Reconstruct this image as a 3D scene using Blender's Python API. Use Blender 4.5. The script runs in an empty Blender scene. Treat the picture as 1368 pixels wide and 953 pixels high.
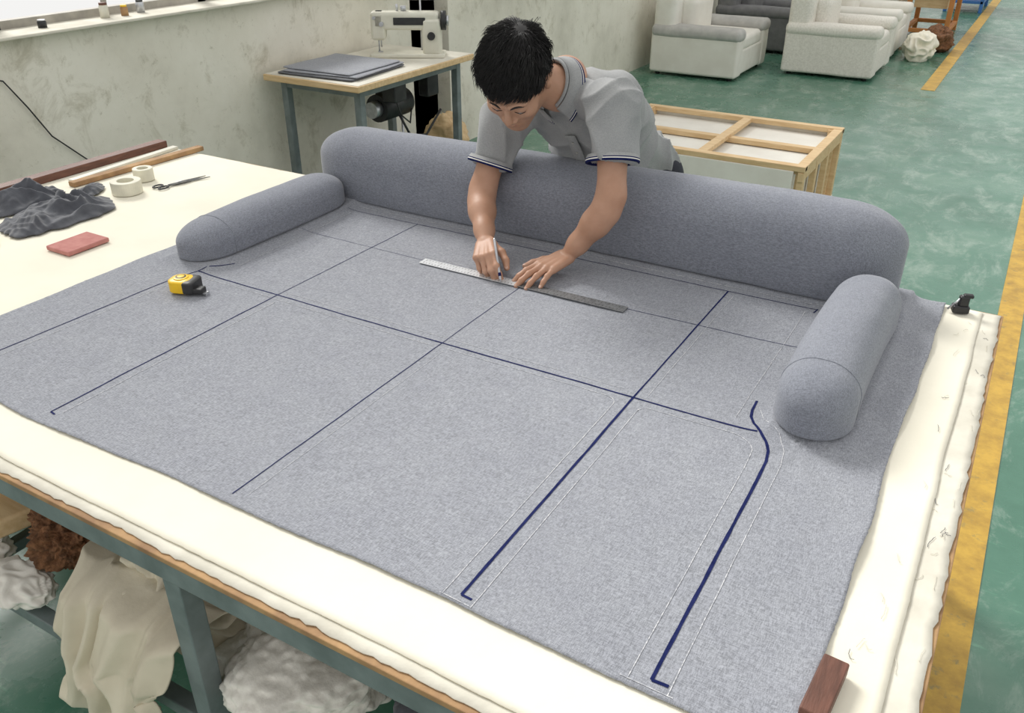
import bpy, bmesh, math, random
import numpy as np
from mathutils import Vector, Matrix, noise
random.seed(7); np.random.seed(7)
V = Vector
T = 0.88
scene = bpy.context.scene
col = scene.collection

# ------------------------------------------------------------------ materials
def _new(name):
    m = bpy.data.materials.new(name); m.use_nodes = True
    nt = m.node_tree; b = nt.nodes['Principled BSDF']
    return m, nt, b
def _noise(nt, vec, scale, detail=4, rough=.55, dist=0):
    n = nt.nodes.new('ShaderNodeTexNoise'); n.inputs['Scale'].default_value = scale
    n.inputs['Detail'].default_value = detail; n.inputs['Roughness'].default_value = rough
    n.inputs['Distortion'].default_value = dist
    nt.links.new(vec, n.inputs['Vector']); return n.outputs['Fac']
def _ramp(nt, fac, stops):
    r = nt.nodes.new('ShaderNodeValToRGB'); e = r.color_ramp.elements
    while len(e) < len(stops): e.new(.5)
    for i, (p, c) in enumerate(stops):
        e[i].position = p; e[i].color = (c[0], c[1], c[2], 1)
    nt.links.new(fac, r.inputs['Fac']); return r.outputs['Color']
def _map(nt, vec, s, rot=(0,0,0)):
    m = nt.nodes.new('ShaderNodeMapping'); m.inputs['Scale'].default_value = s
    m.inputs['Rotation'].default_value = rot
    nt.links.new(vec, m.inputs['Vector']); return m.outputs['Vector']
def _mix(nt, a, b, fac, mode='MIX'):
    m = nt.nodes.new('ShaderNodeMix'); m.data_type = 'RGBA'; m.blend_type = mode
    for sock, val in ((m.inputs[0], fac), (m.inputs[6], a), (m.inputs[7], b)):
        if hasattr(val, 'is_linked'): nt.links.new(val, sock)
        elif isinstance(val, (int, float)): sock.default_value = val
        else: sock.default_value = (val[0], val[1], val[2], 1)
    return m.outputs[2]
def _bump(nt, b, h, strength, dist=.01):
    n = nt.nodes.new('ShaderNodeBump'); n.inputs['Strength'].default_value = strength
    n.inputs['Distance'].default_value = dist
    nt.links.new(h, n.inputs['Height']); nt.links.new(n.outputs['Normal'], b.inputs['Normal'])
def mat(name, c1, c2=None, scale=6, rough=.7, bump=0, bscale=60, metal=0, stretch=(1,1,1), lo=.35, hi=.65, sheen=0, sss=0, spec=.5):
    m, nt, b = _new(name)
    tc = nt.nodes.new('ShaderNodeTexCoord').outputs['Object']
    v = _map(nt, tc, stretch)
    if c2 is None: c2 = tuple(x*.85 for x in c1)
    nt.links.new(_ramp(nt, _noise(nt, v, scale), [(lo, c2), (hi, c1)]), b.inputs['Base Color'])
    b.inputs['Roughness'].default_value = rough; b.inputs['Metallic'].default_value = metal
    b.inputs['Specular IOR Level'].default_value = spec
    if sheen: b.inputs['Sheen Weight'].default_value = sheen
    if sss:
        b.inputs['Subsurface Weight'].default_value = sss
        b.inputs['Subsurface Radius'].default_value = (.012, .005, .003)
        b.inputs['Subsurface Scale'].default_value = 1
    if bump: _bump(nt, b, _noise(nt, v, bscale, 3), bump, .004)
    return m
def heather(name, c, k=.30, s=1.0, sheen=.15, bump=.35):
    m, nt, b = _new(name)
    tc = nt.nodes.new('ShaderNodeTexCoord').outputs['Object']
    n1 = _noise(nt, _map(nt, tc, (850*s, 120*s, 300*s)), 1, 1)
    n2 = _noise(nt, _map(nt, tc, (120*s, 850*s, 300*s)), 1, 1)
    add = nt.nodes.new('ShaderNodeMath'); add.operation = 'ADD'
    nt.links.new(n1, add.inputs[0]); nt.links.new(n2, add.inputs[1])
    half = nt.nodes.new('ShaderNodeMath'); half.operation = 'MULTIPLY'; half.inputs[1].default_value = .5
    nt.links.new(add.outputs[0], half.inputs[0])
    dk = tuple(x*(1-k) for x in c); lt = tuple(min(1, x*(1+k)) for x in c)
    cc = _ramp(nt, half.outputs[0], [(.36, dk), (.64, lt)])
    big = _ramp(nt, _noise(nt, tc, 14, 5, .65), [(.3, (.95,.95,.96)), (.7, (1.05,1.05,1.04))])
    nt.links.new(_mix(nt, cc, big, 1.0, 'MULTIPLY'), b.inputs['Base Color'])
    b.inputs['Roughness'].default_value = .9; b.inputs['Sheen Weight'].default_value = sheen
    b.inputs['Specular IOR Level'].default_value = .2
    _bump(nt, b, half.outputs[0], bump, .0012)
    return m

MF = heather('grey_heather_fabric', (.285,.295,.325), .32, 1.0, .12, .3)
MFS = heather('grey_fabric_shaded', (.215,.227,.262), .26, 1.0, .22, .3)  # same fabric as the sheet, with shade put into a darker colour
MSH = heather('polo_grey', (.31,.315,.315), .10, 1.0, .15, .15)
MCREAM = mat('cream_cloth', (.85,.81,.68), (.79,.75,.62), 3, .9, .2, 40)
MCREAM2 = mat('cream_paper', (.74,.71,.61), (.60,.57,.48), 9, .9, .4, 30)
MSHELFCLOTH = mat('calico', (.70,.64,.50), (.56,.50,.38), 5, .9, .3, 60)
MNAVY = mat('navy_marker', (.005,.010,.065), (.014,.020,.095), 60, .85, spec=.15)
MCHALK = mat('chalk', (.66,.66,.67), (.36,.37,.40), 160, .95, lo=.42, hi=.60, spec=.1)
MWOOD = mat('pine_wood', (.72,.53,.30), (.60,.41,.21), 8, .6, .1, 60, stretch=(1,6,6))
MWOODE = mat('raw_board_edge', (.46,.28,.13), (.28,.16,.08), 14, .8, .3, 80)
MRED = mat('red_brown_wood', (.17,.07,.045), (.10,.04,.025), 14, .55, .2, 60, stretch=(6,1,6))
MSTEEL = mat('green_grey_painted_steel', (.20,.235,.235), (.13,.155,.155), 12, .45, .1, 60)
MMET = mat('brushed_steel', (.60,.61,.63), (.42,.43,.45), 30, .35, metal=.7)
MBLACK = mat('black_plastic', (.015,.015,.017), (.03,.03,.03), 20, .45)
MYEL = mat('yellow_plastic', (.88,.55,.012), (.82,.50,.01), 20, .35)
MPINK = mat('pink_felt', (.52,.23,.20), (.44,.17,.15), 30, .9, .2, 80)
MDARK = mat('charcoal_cloth', (.085,.09,.105), (.055,.058,.07), 20, .9, .2, 200, sheen=.3)
MWHITE = mat('white_upholstery', (.80,.78,.71), (.73,.70,.63), 5, .9, .15, 120)
MBOUCLE = mat('boucle', (.80,.77,.70), (.68,.65,.58), 60, .95, .35, 90)
MGREYUP = mat('grey_upholstery', (.50,.49,.46), (.42,.41,.39), 12, .9, .2, 100)
MGREYD = mat('dark_grey_upholstery', (.20,.20,.20), (.15,.15,.155), 12, .9, .2, 100)
MSKIN = mat('skin', (.50,.285,.19), (.42,.225,.14), 12, .5, .06, 220, sss=.10)
MLIP = mat('lips', (.40,.17,.13), (.36,.15,.115), 30, .5)
MHAIR = mat('black_hair', (.010,.009,.009), (.018,.016,.015), 60, .5, spec=.35)
MEYE = mat('eye_white', (.50,.46,.43), None, 20, .3)
MNAIL = mat('nail', (.60,.38,.29), None, 20, .35)
MTRO = mat('dark_trousers', (.035,.038,.05), (.02,.022,.03), 10, .9, .2, 100)
MSHOE = mat('shoe_leather', (.03,.025,.02), None, 20, .5)
MMACH = mat('machine_enamel', (.72,.70,.60), (.62,.60,.50), 8, .35)
MLAM = mat('laminate_top', (.72,.69,.60), (.62,.59,.50), 6, .5)
MRUL = mat('ruler_glare_steel', (.74,.75,.76), (.64,.65,.66), 50, .35, metal=.25)  # bright reflection on the ruler's left half, put into a paler colour
MRUL2 = mat('ruler_dark_steel', (.26,.265,.27), (.17,.175,.18), 90, .4, metal=.4)  # darker steel for the ruler half without the painted reflection
MWIN = mat('window_frame_paint', (.45,.42,.36), (.30,.28,.24), 10, .6)
MTAPE = mat('masking_tape', (.76,.73,.60), None, 20, .7)
MBLUE = mat('blue_paint', (.05,.18,.50), None, 8, .5)
MORANGE = mat('orange_wood', (.55,.22,.06), None, 8, .6)
MFUR = mat('brown_fur', (.26,.12,.055), (.10,.045,.02), 50, .95, 1, 90)
MREDTHREAD = mat('red_thread', (.6,.05,.06), None, 60, .7)
MBACKW = mat('light_plaster', (.80,.79,.74), (.70,.69,.63), 2, .9)

def wall_material():
    m, nt, b = _new('stained_plaster')
    tc = nt.nodes.new('ShaderNodeTexCoord').outputs['Object']
    base = _ramp(nt, _noise(nt, tc, 1.3, 8, .6), [(.30,(.58,.55,.46)), (.5,(.77,.735,.63)), (.68,(.85,.82,.72))])
    st = _ramp(nt, _noise(nt, _map(nt, tc, (1,1.3,1)), 4.0, 10, .75, .5), [(.54,(1,1,1)), (.68,(.66,.64,.58))])
    c = _mix(nt, base, st, .8, 'MULTIPLY')
    sp = _ramp(nt, _noise(nt, tc, 18, 8, .8), [(.58,(1,1,1)), (.70,(.62,.60,.54))])
    c = _mix(nt, c, sp, .8, 'MULTIPLY')
    nt.links.new(c, b.inputs['Base Color']); b.inputs['Roughness'].default_value = .92
    _bump(nt, b, _noise(nt, tc, 25, 6), .35, .01); return m
def floor_material():
    m, nt, b = _new('green_epoxy_floor')
    tc = nt.nodes.new('ShaderNodeTexCoord').outputs['Object']
    base = _ramp(nt, _noise(nt, tc, .7, 8, .7), [(.30,(.030,.125,.075)), (.52,(.070,.195,.132)), (.72,(.17,.29,.215))])
    worn = _ramp(nt, _noise(nt, _map(nt, tc, (1,.5,1)), 5, 10, .8, .5), [(.50,(0,0,0)), (.74,(1,1,1))])
    c = _mix(nt, base, (.33,.42,.35), worn)
    sc = _ramp(nt, _noise(nt, _map(nt, tc, (2,14,1), (0,0,.4)), 3, 6, .7), [(.60,(1,1,1)), (.7,(1.5,1.45,1.4))])
    c = _mix(nt, c, sc, .8, 'MULTIPLY')
    nt.links.new(c, b.inputs['Base Color'])
    nt.links.new(_ramp(nt, _noise(nt, tc, 6, 6), [(.3,(.20,.20,.20)), (.7,(.38,.38,.38))]), b.inputs['Roughness'])
    b.inputs['Specular IOR Level'].default_value = .75
    return m
def stripe_material():
    m, nt, b = _new('worn_yellow_paint')
    tc = nt.nodes.new('ShaderNodeTexCoord').outputs['Object']
    base = _ramp(nt, _noise(nt, tc, 9, 8, .7), [(.3,(.36,.21,.035)), (.6,(.60,.37,.055))])
    worn = _ramp(nt, _noise(nt, tc, 16, 10, .8), [(.56,(0,0,0)), (.70,(1,1,1))])
    nt.links.new(_mix(nt, base, (.16,.17,.10), worn), b.inputs['Base Color'])
    b.inputs['Roughness'].default_value = .5; return m
MWALL, MFLOOR, MSTR = wall_material(), floor_material(), stripe_material()

# ------------------------------------------------------------------ mesh builder
def n3(x, y, z=0.0): return noise.noise(V((x, y, z)))
def empty(name, loc=(0,0,0)):
    e = bpy.data.objects.new(name, None); e.location = loc; e.empty_display_size = .1
    col.objects.link(e); return e
def parent_to(o, p):
    if p is not None:
        o.parent = p; o.matrix_parent_inverse = Matrix.Translation(-V(p.location))
class MB:
    def __init__(s): s.v=[]; s.f=[]; s.m=[]; s.s=[]
    def add(s, vs, fs, mi=0, smooth=True, M=None):
        o = len(s.v)
        for p in vs: s.v.append(tuple(M @ V(p)) if M is not None else tuple(p))
        for f in fs: s.f.append(tuple(i+o for i in f)); s.m.append(mi); s.s.append(smooth)
    def box(s, c, size, mi=0, M=None, rot=0):
        x,y,z = [a/2 for a in size]
        R = Matrix.Translation(V(c)) @ Matrix.Rotation(rot, 4, 'Z')
        if M is not None: R = M @ R
        vs = [(-x,-y,-z),(x,-y,-z),(x,y,-z),(-x,y,-z),(-x,-y,z),(x,-y,z),(x,y,z),(-x,y,z)]
        s.add(vs, [(0,3,2,1),(4,5,6,7),(0,1,5,4),(1,2,6,5),(2,3,7,6),(3,0,4,7)], mi, False, R)
    def tube(s, pts, r, mi=0, seg=10, M=None, cap=True):
        pts = [V(p) for p in pts]; n = len(pts)
        rs = r if isinstance(r, (list, tuple)) else [r]*n
        vs=[]; up=None
        for i,p in enumerate(pts):
            t = (pts[min(i+1,n-1)]-pts[max(i-1,0)])
            if t.length < 1e-9: t = V((0,0,1))
            t.normalize()
            if up is None:
                up = V((0,0,1)) if abs(t.z) < .9 else V((1,0,0))
            u = (up - t*up.dot(t)).normalized(); up = u; w = t.cross(u)
            for k in range(seg):
                a = 2*math.pi*k/seg
                vs.append(p+(u*math.cos(a)+w*math.sin(a))*rs[i])
        fs=[]
        for i in range(n-1):
            for k in range(seg):
                k2=(k+1)%seg
                fs.append((i*seg+k, i*seg+k2, (i+1)*seg+k2, (i+1)*seg+k))
        s.add(vs, fs, mi, True, M)
        if cap:
            s.add(vs[:seg], [tuple(range(seg))[::-1]], mi, False, M)
            s.add(vs[-seg:], [tuple(range(seg))], mi, False, M)
    def ell(s, c, r, mi=0, M=None, nu=20, nv=12, R=None):
        vs=[]; fs=[]
        for j in range(nv+1):
            ph = math.pi*j/nv
            for i in range(nu):
                a = 2*math.pi*i/nu
                p = V((r[0]*math.sin(ph)*math.cos(a), r[1]*math.sin(ph)*math.sin(a), r[2]*math.cos(ph)))
                if R is not None: p = R @ p
                vs.append(p+V(c))
        for j in range(nv):
            for i in range(nu):
                i2=(i+1)%nu
                fs.append((j*nu+i,(j+1)*nu+i,(j+1)*nu+i2,j*nu+i2))
        s.add(vs, fs, mi, True, M)
    def rbox(s, c, half, rad, mi=0, M=None, step=.05, rzb=None, warp=None, m=6):
        hx,hy,hz = half; rx,ry,rz = rad; rzb = rz if rzb is None else rzb
        def samples(h, rl, rh):
            L=[]
            for k in range(m,-1,-1): L.append(-h+rl-rl*math.tan(math.pi/4*k/m))
            a,b = -h+rl, h-rh; n=max(1,int((b-a)/step))
            for k in range(1,n): L.append(a+(b-a)*k/n)
            for k in range(0,m+1): L.append(h-rh+rh*math.tan(math.pi/4*k/m))
            return L
        X,Y,Z = samples(hx,rx,rx), samples(hy,ry,ry), samples(hz,rzb,rz)
        def mp(x,y,z):
            cz_lo, cz_hi = -hz+rzb, hz-rz
            cx=min(max(x,-hx+rx),hx-rx); cy=min(max(y,-hy+ry),hy-ry); cz=min(max(z,cz_lo),cz_hi)
            rr = rz if z>cz_hi else rzb
            d=V(((x-cx)/rx,(y-cy)/ry,(z-cz)/rr)); l=d.length
            if l>1e-9: d/=l
            p=V((cx+rx*d.x, cy+ry*d.y, cz+rr*d.z))+V(c)
            return warp(p) if warp else p
        def face(A,B,fn,flip):
            vs=[mp(*fn(a,b)) for a in A for b in B]; nb=len(B); fs=[]
            for i in range(len(A)-1):
                for j in range(nb-1):
                    q=(i*nb+j,(i+1)*nb+j,(i+1)*nb+j+1,i*nb+j+1)
                    fs.append(q[::-1] if flip else q)
            s.add(vs,fs,mi,True,M)
        face(X,Y,lambda a,b:(a,b,hz),False); face(X,Y,lambda a,b:(a,b,-hz),True)
        face(Y,Z,lambda a,b:(hx,a,b),False); face(Y,Z,lambda a,b:(-hx,a,b),True)
        face(X,Z,lambda a,b:(a,-hy,b),False); face(X,Z,lambda a,b:(a,hy,b),True)
    def make(s, name, mats, parent=None, bevel=0, merge=True):
        me = bpy.data.meshes.new(name); me.from_pydata(s.v, [], s.f)
        for m_ in (mats if isinstance(mats,(list,tuple)) else [mats]): me.materials.append(m_)
        for i,p in enumerate(me.polygons): p.material_index = s.m[i]; p.use_smooth = s.s[i]
        if merge:
            bm=bmesh.new(); bm.from_mesh(me); bmesh.ops.remove_doubles(bm, verts=bm.verts, dist=1e-5)
            bm.to_mesh(me); bm.free()
        me.update()
        o = bpy.data.objects.new(name, me); col.objects.link(o)
        if bevel:
            b=o.modifiers.new('bevel','BEVEL'); b.width=bevel; b.segments=2; b.limit_method='ANGLE'; b.angle_limit=math.radians(50)
        parent_to(o, parent); return o

# ------------------------------------------------------------------ room
b=MB(); b.box((7.9,9,-.05),(24,30.2,.1)); b.make('floor', MFLOOR)
b=MB(); b.box((.178,5,.002),(.108,20,.004)); b.make('floor_marking_stripe', MSTR)
b=MB(); b.box((-.90,16.7,.002),(.13,14,.004)); b.make('floor_marking_stripe.001', MSTR)
XW=-3.95
b=MB()
b.box((XW-.11,1.0,.625),(.22,9.2,1.25))
b.box((XW-.11,5.45,1.5),(.22,.3,3.0)); b.box((XW-.11,1.0,2.92),(.22,9.2,.16))
b.box((XW+.0,14.8,1.5),(.24,18.4,3.0))
b.make('wall_left', MWALL)
b=MB(); b.box((8,24,.45),(24,.2,.9))  # unseen wall, cut down to sill and posts so the floor reflects sky
for x in np.arange(-3.8,20,2.4): b.box((x,24,2),(.3,.2,4))
b.make('wall_back', MBACKW)
b=MB()
for y in [-2.4,-1.2,0,1.2,2.38,3.58,4.78]:
    b.box((-4.12,y,2.05),(.05,.06,1.58))
for z in (1.275,1.95,2.80): b.box((-4.12,1.2,z),(.05,7.8,.05))
for y in [-1.8,-.6,.6,1.8,2.98,4.18]: b.box((-4.12,y,2.05),(.025,.02,1.58))
b.make('window_1', MWIN, bevel=.003)
b=MB(); b.box((-3.99,1.2,1.256),(.22,8.0,.014)); b.make('trim_1', MCREAM2, bevel=.004)
b=MB()
b.tube([(-3.935,1.7,1.22),(-3.935,2.0,1.17),(-3.935,2.26,1.08),(-3.935,2.34,.95),(-3.935,2.42,.80),(-3.935,2.56,.66),(-3.93,2.75,.5),(-3.93,2.9,.2),(-3.93,3.0,.02)],.0035)
b.make('wall_cable', MBLACK)
b=MB(); b.rbox((-4.0,2.16,1.293),(.04,.05,.030),(.006,.006,.006)); b.make('brick', MRED)
def jar(name, x, y, z, r, h, m1, m2):
    b=MB(); b.tube([(x,y,z),(x,y,z+h*.75),(x,y,z+h*.85),(x,y,z+h*.86)],[r,r,r*.8,r*.8],0,16); b.tube([(x,y,z+h*.85),(x,y,z+h)],r*.85,1,16)
    b.make(name,[m1,m2])
jar('thread_jar',-4.02,2.9,1.263,.022,.07,MMACH,MRED); jar('thread_jar.001',-4.0,3.0,1.263,.018,.05,MWOODE,MYEL)
jar('thread_jar.002',-4.03,3.12,1.263,.02,.06,MMET,MBLACK); jar('thread_jar.003',-4.0,2.55,1.263,.02,.035,MBLACK,MMET)

# ------------------------------------------------------------------ cutting table
tb = empty('cutting_table',(-1.5,1.5,0))
X0,X1,Y0,Y1=-3.12,.08,.655,2.38
b=MB(); b.box(((X0+X1)/2,(Y0+Y1)/2,T-.006),(X1-X0,Y1-Y0,.012)); b.make('tabletop_board',MWOODE,tb,.002)
b=MB()
for y in (Y0+.023,Y1-.03): b.box(((X0+X1)/2,y,T-.036),(X1-X0-.02,.04,.046))
for x in (X0+.03,-1.07,-2.1,X1-.04): b.box((x,(Y0+Y1)/2,T-.036),(.04,Y1-Y0-.03,.042))
for x in (X0+.05,-2.1,-1.07,X1-.05):
    for y in (Y0+.028,Y1-.035): b.box((x,y,(T-.06)/2),(.042,.042,T-.06))
for y in (Y0+.035,Y1-.035): b.box(((X0+X1)/2,y,.42),(X1-X0-.1,.035,.035))
for x in np.linspace(X0+.05,X1-.05,9): b.box((x,(Y0+Y1)/2,.42),(.03,Y1-Y0-.1,.03))
b.make('steel_frame',MSTEEL,tb,.003)
b=MB(); b.box(((X0+X1)/2,1.75,.445),(X1-X0-.15,1.1,.012)); b.make('shelf_board',MWOODE,tb)

def sheet(name,x0,x1,y0,y1,nx,ny,zf,wob,m,thick,parent=None,seed=0,fine=0):
    vs=[];fs=[]
    for i in range(nx+1):
        for j in range(ny+1):
            u=i/nx;w=j/ny; x=x0+(x1-x0)*u; y=y0+(y1-y0)*w
            ex=(abs(u-.5)*2)**6; ey=(abs(w-.5)*2)**6
            dx=wob*ex*(n3(y*2.2,seed,u>.5)+.4*n3(y*7,seed+3,u>.5))+fine*ex*n3(y*90,seed)
            dy=wob*ey*(n3(x*2.2,seed+9,w>.5)+.4*n3(x*7,seed+5,w>.5))+fine*ey*n3(x*90,seed)
            X=x+dx;Y=y+dy
            vs.append((X,Y,zf(X,Y)))
    for i in range(nx):
        for j in range(ny):
            a=i*(ny+1)+j; fs.append((a,a+ny+1,a+ny+2,a+1))
    b=MB(); b.add(vs,fs); o=b.make(name,m,parent,merge=False)
    s=o.modifiers.new('s','SOLIDIFY'); s.thickness=thick; s.offset=1
    return o
sheet('under_sheet',X0+.01,X1-.006,Y0+.010,Y1-.01,200,90,lambda x,y:T+.001+.0006*n3(x*6,y*6),.005,MCREAM2,.002,tb,2,.006)
sheet('cover_cloth',X0+.02,X1-.05,Y0+.032,Y1-.02,220,110,lambda x,y:T+.0045+.0010*abs(n3(x*4,y*4,3))+.0012*max(0,n3(x*9,y*3,5)),.006,MCREAM,.002,tb,6,.0012)
# frayed threads lying on the sheet margins
b=MB()
for i in range(46):
    y=random.uniform(.75,2.3); x=random.choice([random.uniform(.035,.07),random.uniform(-.03,.02)])
    z=T+(.0045 if x>.03 else .0095); a=random.uniform(0,6.28); p=V((x,y,z)); pts=[p.copy()]
    for k in range(5):
        a+=random.uniform(-.9,.9); p=p+V((math.cos(a)*.35,math.sin(a),0))*random.uniform(.004,.010); p.x=min(p.x,.075); pts.append(V((p.x,p.y,z+random.uniform(0,.0006))))
    b.tube(pts,.0005,random.choice([0,0,1]),4)
b.make('frayed_threads',[MCREAM2,MDARK],tb)

# grey fabric sheet
AR=[(-.295,-.135),(-2.065,-1.905)]
def zs(x,y):
    z=T+.0100+.0016*n3(x*3,y*3,1)+.0008*n3(x*12,y*12,2)
    for a0,a1 in AR:
        dx=max(a0-x,0,x-a1); dy=max(1.53-y,0); d=math.hypot(dx,dy); z+=.012*math.exp(-d/.020)
    d=max(2.19-y,0); 
    if -2.12<x<-.14: z+=.010*math.exp(-d/.018)
    if x>-.14: z+=.012*max(0,(x+.14)/.08)**1.5*max(0,n3(y*6,3,7)+.25)
    if y<.86: z+=.004*((.86-y)/.06)**2*max(0,n3(x*5,1,4)+.2)
    r=math.hypot(x+.22,y-1.50)
    if r<.35: z+=.0022*math.exp(-r/.12)*(math.sin(9*math.atan2(y-1.50,x+.22)))
    return z
fab=sheet('grey_upholstery_fabric',-2.14,-.058,.805,2.352,300,220,zs,.011,MF,.0018,None,12,.0018)
def ribbon(name,lines,m,parent):
    b=MB()
    for pts,w in lines:
        P=[V((p[0],p[1])) for p in pts]; Q=[]
        for a,c in zip(P[:-1],P[1:]):
            n=max(1,int((c-a).length/.012))
            for k in range(n): Q.append(a.lerp(c,k/n))
        Q.append(P[-1]); vs=[];fs=[]
        for i,q in enumerate(Q):
            t=(Q[min(i+1,len(Q)-1)]-Q[max(i-1,0)]).normalized(); nn=V((-t.y,t.x))
            ww=w/2*(1+.22*n3(q.x*40,q.y*40,w*100)); off=nn*.0008*n3(q.x*12,q.y*12,4)
            for sg in (-1,1):
                r=q+nn*ww*sg+off; vs.append((r.x,r.y,zs(r.x,r.y)+.0027))
        for i in range(len(Q)-1): fs.append((2*i,2*i+2,2*i+3,2*i+1))
        b.add(vs,fs)
    return b.make(name,m,parent,merge=False)
def arc(cx,cy,r,a0,a1,n=10): return [(cx+r*math.cos(math.radians(a0+(a1-a0)*i/n)),cy+r*math.sin(math.radians(a0+(a1-a0)*i/n))) for i in range(n+1)]
rc=[(-.345,1.625),(-.343,1.585),(-.338,1.56),(-.325,1.535),(-.305,1.51),(-.285,1.485),(-.272,1.455),(-.266,1.42),(-.264,1.35)]
lc=[(-1.87,1.60),(-1.90,1.54),(-1.925,1.49),(-1.94,1.45),(-1.946,1.38)]
navy=[([(-1.615,.835),(-1.613,1.5)],.0032),([(-1.613,1.5),(-1.605,2.135)],.0020),
 ([(-1.077,.828),(-1.077,1.5)],.0022),([(-1.077,1.5),(-1.077,1.88)],.0017),
 ([(-.577,.827),(-.580,1.505)],.0055),([(-.580,1.505),(-.577,2.14)],.0038),
 (rc+[(-.257,.825)],.0058),(lc+[(-1.965,.83)],.0030),
 ([(-1.915,1.506),(-1.1,1.503)],.0034),([(-1.1,1.503),(-.31,1.508)],.0043),
 ([(-1.89,1.905),(-1.08,1.895)],.0012),([(-1.08,1.895),(-.32,1.912)],.0018),
 ([(-1.89,2.13),(-1.60,2.134)],.0017),([(-1.60,2.134),(-.34,2.142)],.0022),([(-.34,2.145),(-.345,2.12)],.003),
 ([(-.257,.825),(-.232,.826)],.0055),([(-.577,.827),(-.557,.826)],.005),([(-1.615,.835),(-1.598,.832)],.004)]
ribbon('marker_lines',navy,MNAVY,fab)
ch=[([(-.605,.815),(-.607,1.46)]+arc(-.632,1.46,.025,0,90,5)+[(-1.05,1.484)],.0015),
 ([(-.55,.81),(-.552,1.47)]+arc(-.53,1.46,.022,180,90,5)+[(-.36,1.484)]+arc(-.36,1.42,.064,90,20,6)+[(-.297,1.38),(-.288,.81)],.0015),
 ([(-.332,1.60),(-.31,1.555),(-.27,1.52),(-.245,1.47),(-.238,1.42),(-.228,.81)],.0015),
 ([(-1.59,.845),(-1.587,1.47)],.0016),([(-1.6,1.482),(-1.1,1.48)],.0014),
 ([(-1.59,1.528),(-.61,1.53)],.0011),([(-1.05,.84),(-1.052,1.47)],.0010),
 ([(-1.87,2.165),(-.33,2.168)],.0018),([(-1.6,1.925),(-.6,1.932)],.0012),([(-.555,1.53),(-.555,2.12)],.0012),
 ([(-1.94,.83),(-1.92,1.43),(-1.88,1.485),(-1.62,1.485)],.0015),([(-.365,1.54),(-.365,2.12)],.0012),([(-1.85,1.6),(-1.86,2.11)],.0014),
 ([(-.30,.812),(-.22,.81)],.0015),([(-.61,.815),(-.55,.812)],.0015)]
ribbon('chalk_lines',ch,MCHALK,fab)

# ------------------------------------------------------------------ sofa on the table
so=empty('sofa',(-1.13,2.2,T))
def wback(p):
    p=V(p); z=(p.z-T)/.26
    f=max(0,min(1,z)); 
    p.y += (-.012*math.sin(math.pi*f) if p.y<2.285 else .0)*1.0
    p.z -= .018*max(0,(-.7-p.x)/1.4)*f
    w=.003*n3(p.x*2.5,p.y*4,p.z*5)+.0014*n3(p.x*14,p.y*14,p.z*9)
    p.y+=w; p.z+=w*.8; return p
zb=T+.012
b=MB(); b.rbox((-1.133,2.285,zb+.126),(.960,.098,.126),(.165,.088,.10),0,None,.03,.02,wback,10)
b.make('backrest',MFS,so)
def warm(sx,cx,drop):
    def w(p):
        p=V(p); t=(p.y-1.52)/.66 ; tc=min(1,max(0,t))
        p.z = zb+(p.z-zb)*(1.0+.05*math.sin(math.pi*tc)-drop*max(0,.4-t))
        p.x += sx*.012*math.sin(math.pi*tc*.9) + (.0 if sx>0 else -.010*(1-tc)*.6)
        n=.0022*n3(p.x*6,p.y*4,p.z*6+sx)+.0012*n3(p.x*18,p.y*18,p.z*18); p.x+=n; p.z+=n; return p
    return w
WR=warm(-1,-.213,.05); WL=warm(1,-1.988,.25)
b=MB(); b.rbox((-.213,1.845,zb+.068),(.079,.335,.068),(.075,.090,.066),0,None,.02,.022,WR,10); b.make('armrest_1',MFS,so)
b=MB(); b.rbox((-1.988,1.855,zb+.058),(.083,.332,.058),(.079,.110,.056),0,None,.02,.022,WL,10); b.make('armrest_2',MFS,so)
# stitched seams running around the ends of the bolsters
def seam(M,cx,y,hx,hz,rx,rz,W):
    pts=[]
    for i in range(41):
        a=math.pi*i/40; c,s=math.cos(a),math.sin(a)
        pts.append(W((cx+(hx-rx)*(1 if c>0 else -1)+rx*c, y, zb+2*hz-rz+rz*s)))
    pts=[W((cx+hx,y,zb+.02))]+pts+[W((cx-hx,y,zb+.02))]
    b.tube(pts,.0016,0,6)
b=MB(); seam(b,-.213,1.625,.079,.068,.075,.066,WR); seam(b,-1.988,1.640,.083,.058,.079,.056,WL)
b.make('seams',MFS,so)

# ------------------------------------------------------------------ small table objects
zt=T+.0140
b=MB(); b.box((-1.2505,1.889,zt+.0015),(.322,.034,.0016)); b.box((-.9285,1.889,zt+.0015),(.322,.034,.0016),2)
for i in range(61):
    x=-1.40+i*.0102; L=.010 if i%5==0 else .006
    b.box((x,1.902-L/2,zt+.0024),(.0010,L,.0003),1); b.box((x,1.876+L/2,zt+.0024),(.0010,L,.0003),1)
b.make('steel_ruler',[MRUL,MBLACK,MRUL2])
Mx=Matrix.Translation((-1.842,1.397,zt))@Matrix.Rotation(math.radians(20),4,'Z')
b=MB()
b.rbox((-.006,0,.020),(.034,.031,.020),(.024,.024,.007),0,Mx,.01)
b.rbox((-.008,0,.0405),(.020,.020,.002),(.019,.019,.0018),0,Mx,.01)
b.rbox((.020,0,.020),(.018,.033,.018),(.014,.014,.006),1,Mx,.01)
b.rbox((.045,-.012,.012),(.016,.014,.008),(.005,.005,.004),1,Mx,.01)
b.box((.064,-.012,.006),(.012,.018,.002),2,Mx); b.box((.069,-.012,.002),(.0015,.018,.010),2,Mx)
b.ell((-.008,0,.0425),(.014,.014,.0008),1,Mx); b.ell((-.008,0,.0432),(.010,.010,.0008),0,Mx)
b.make('tape_measure',[MYEL,MBLACK,MMET])
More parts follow.
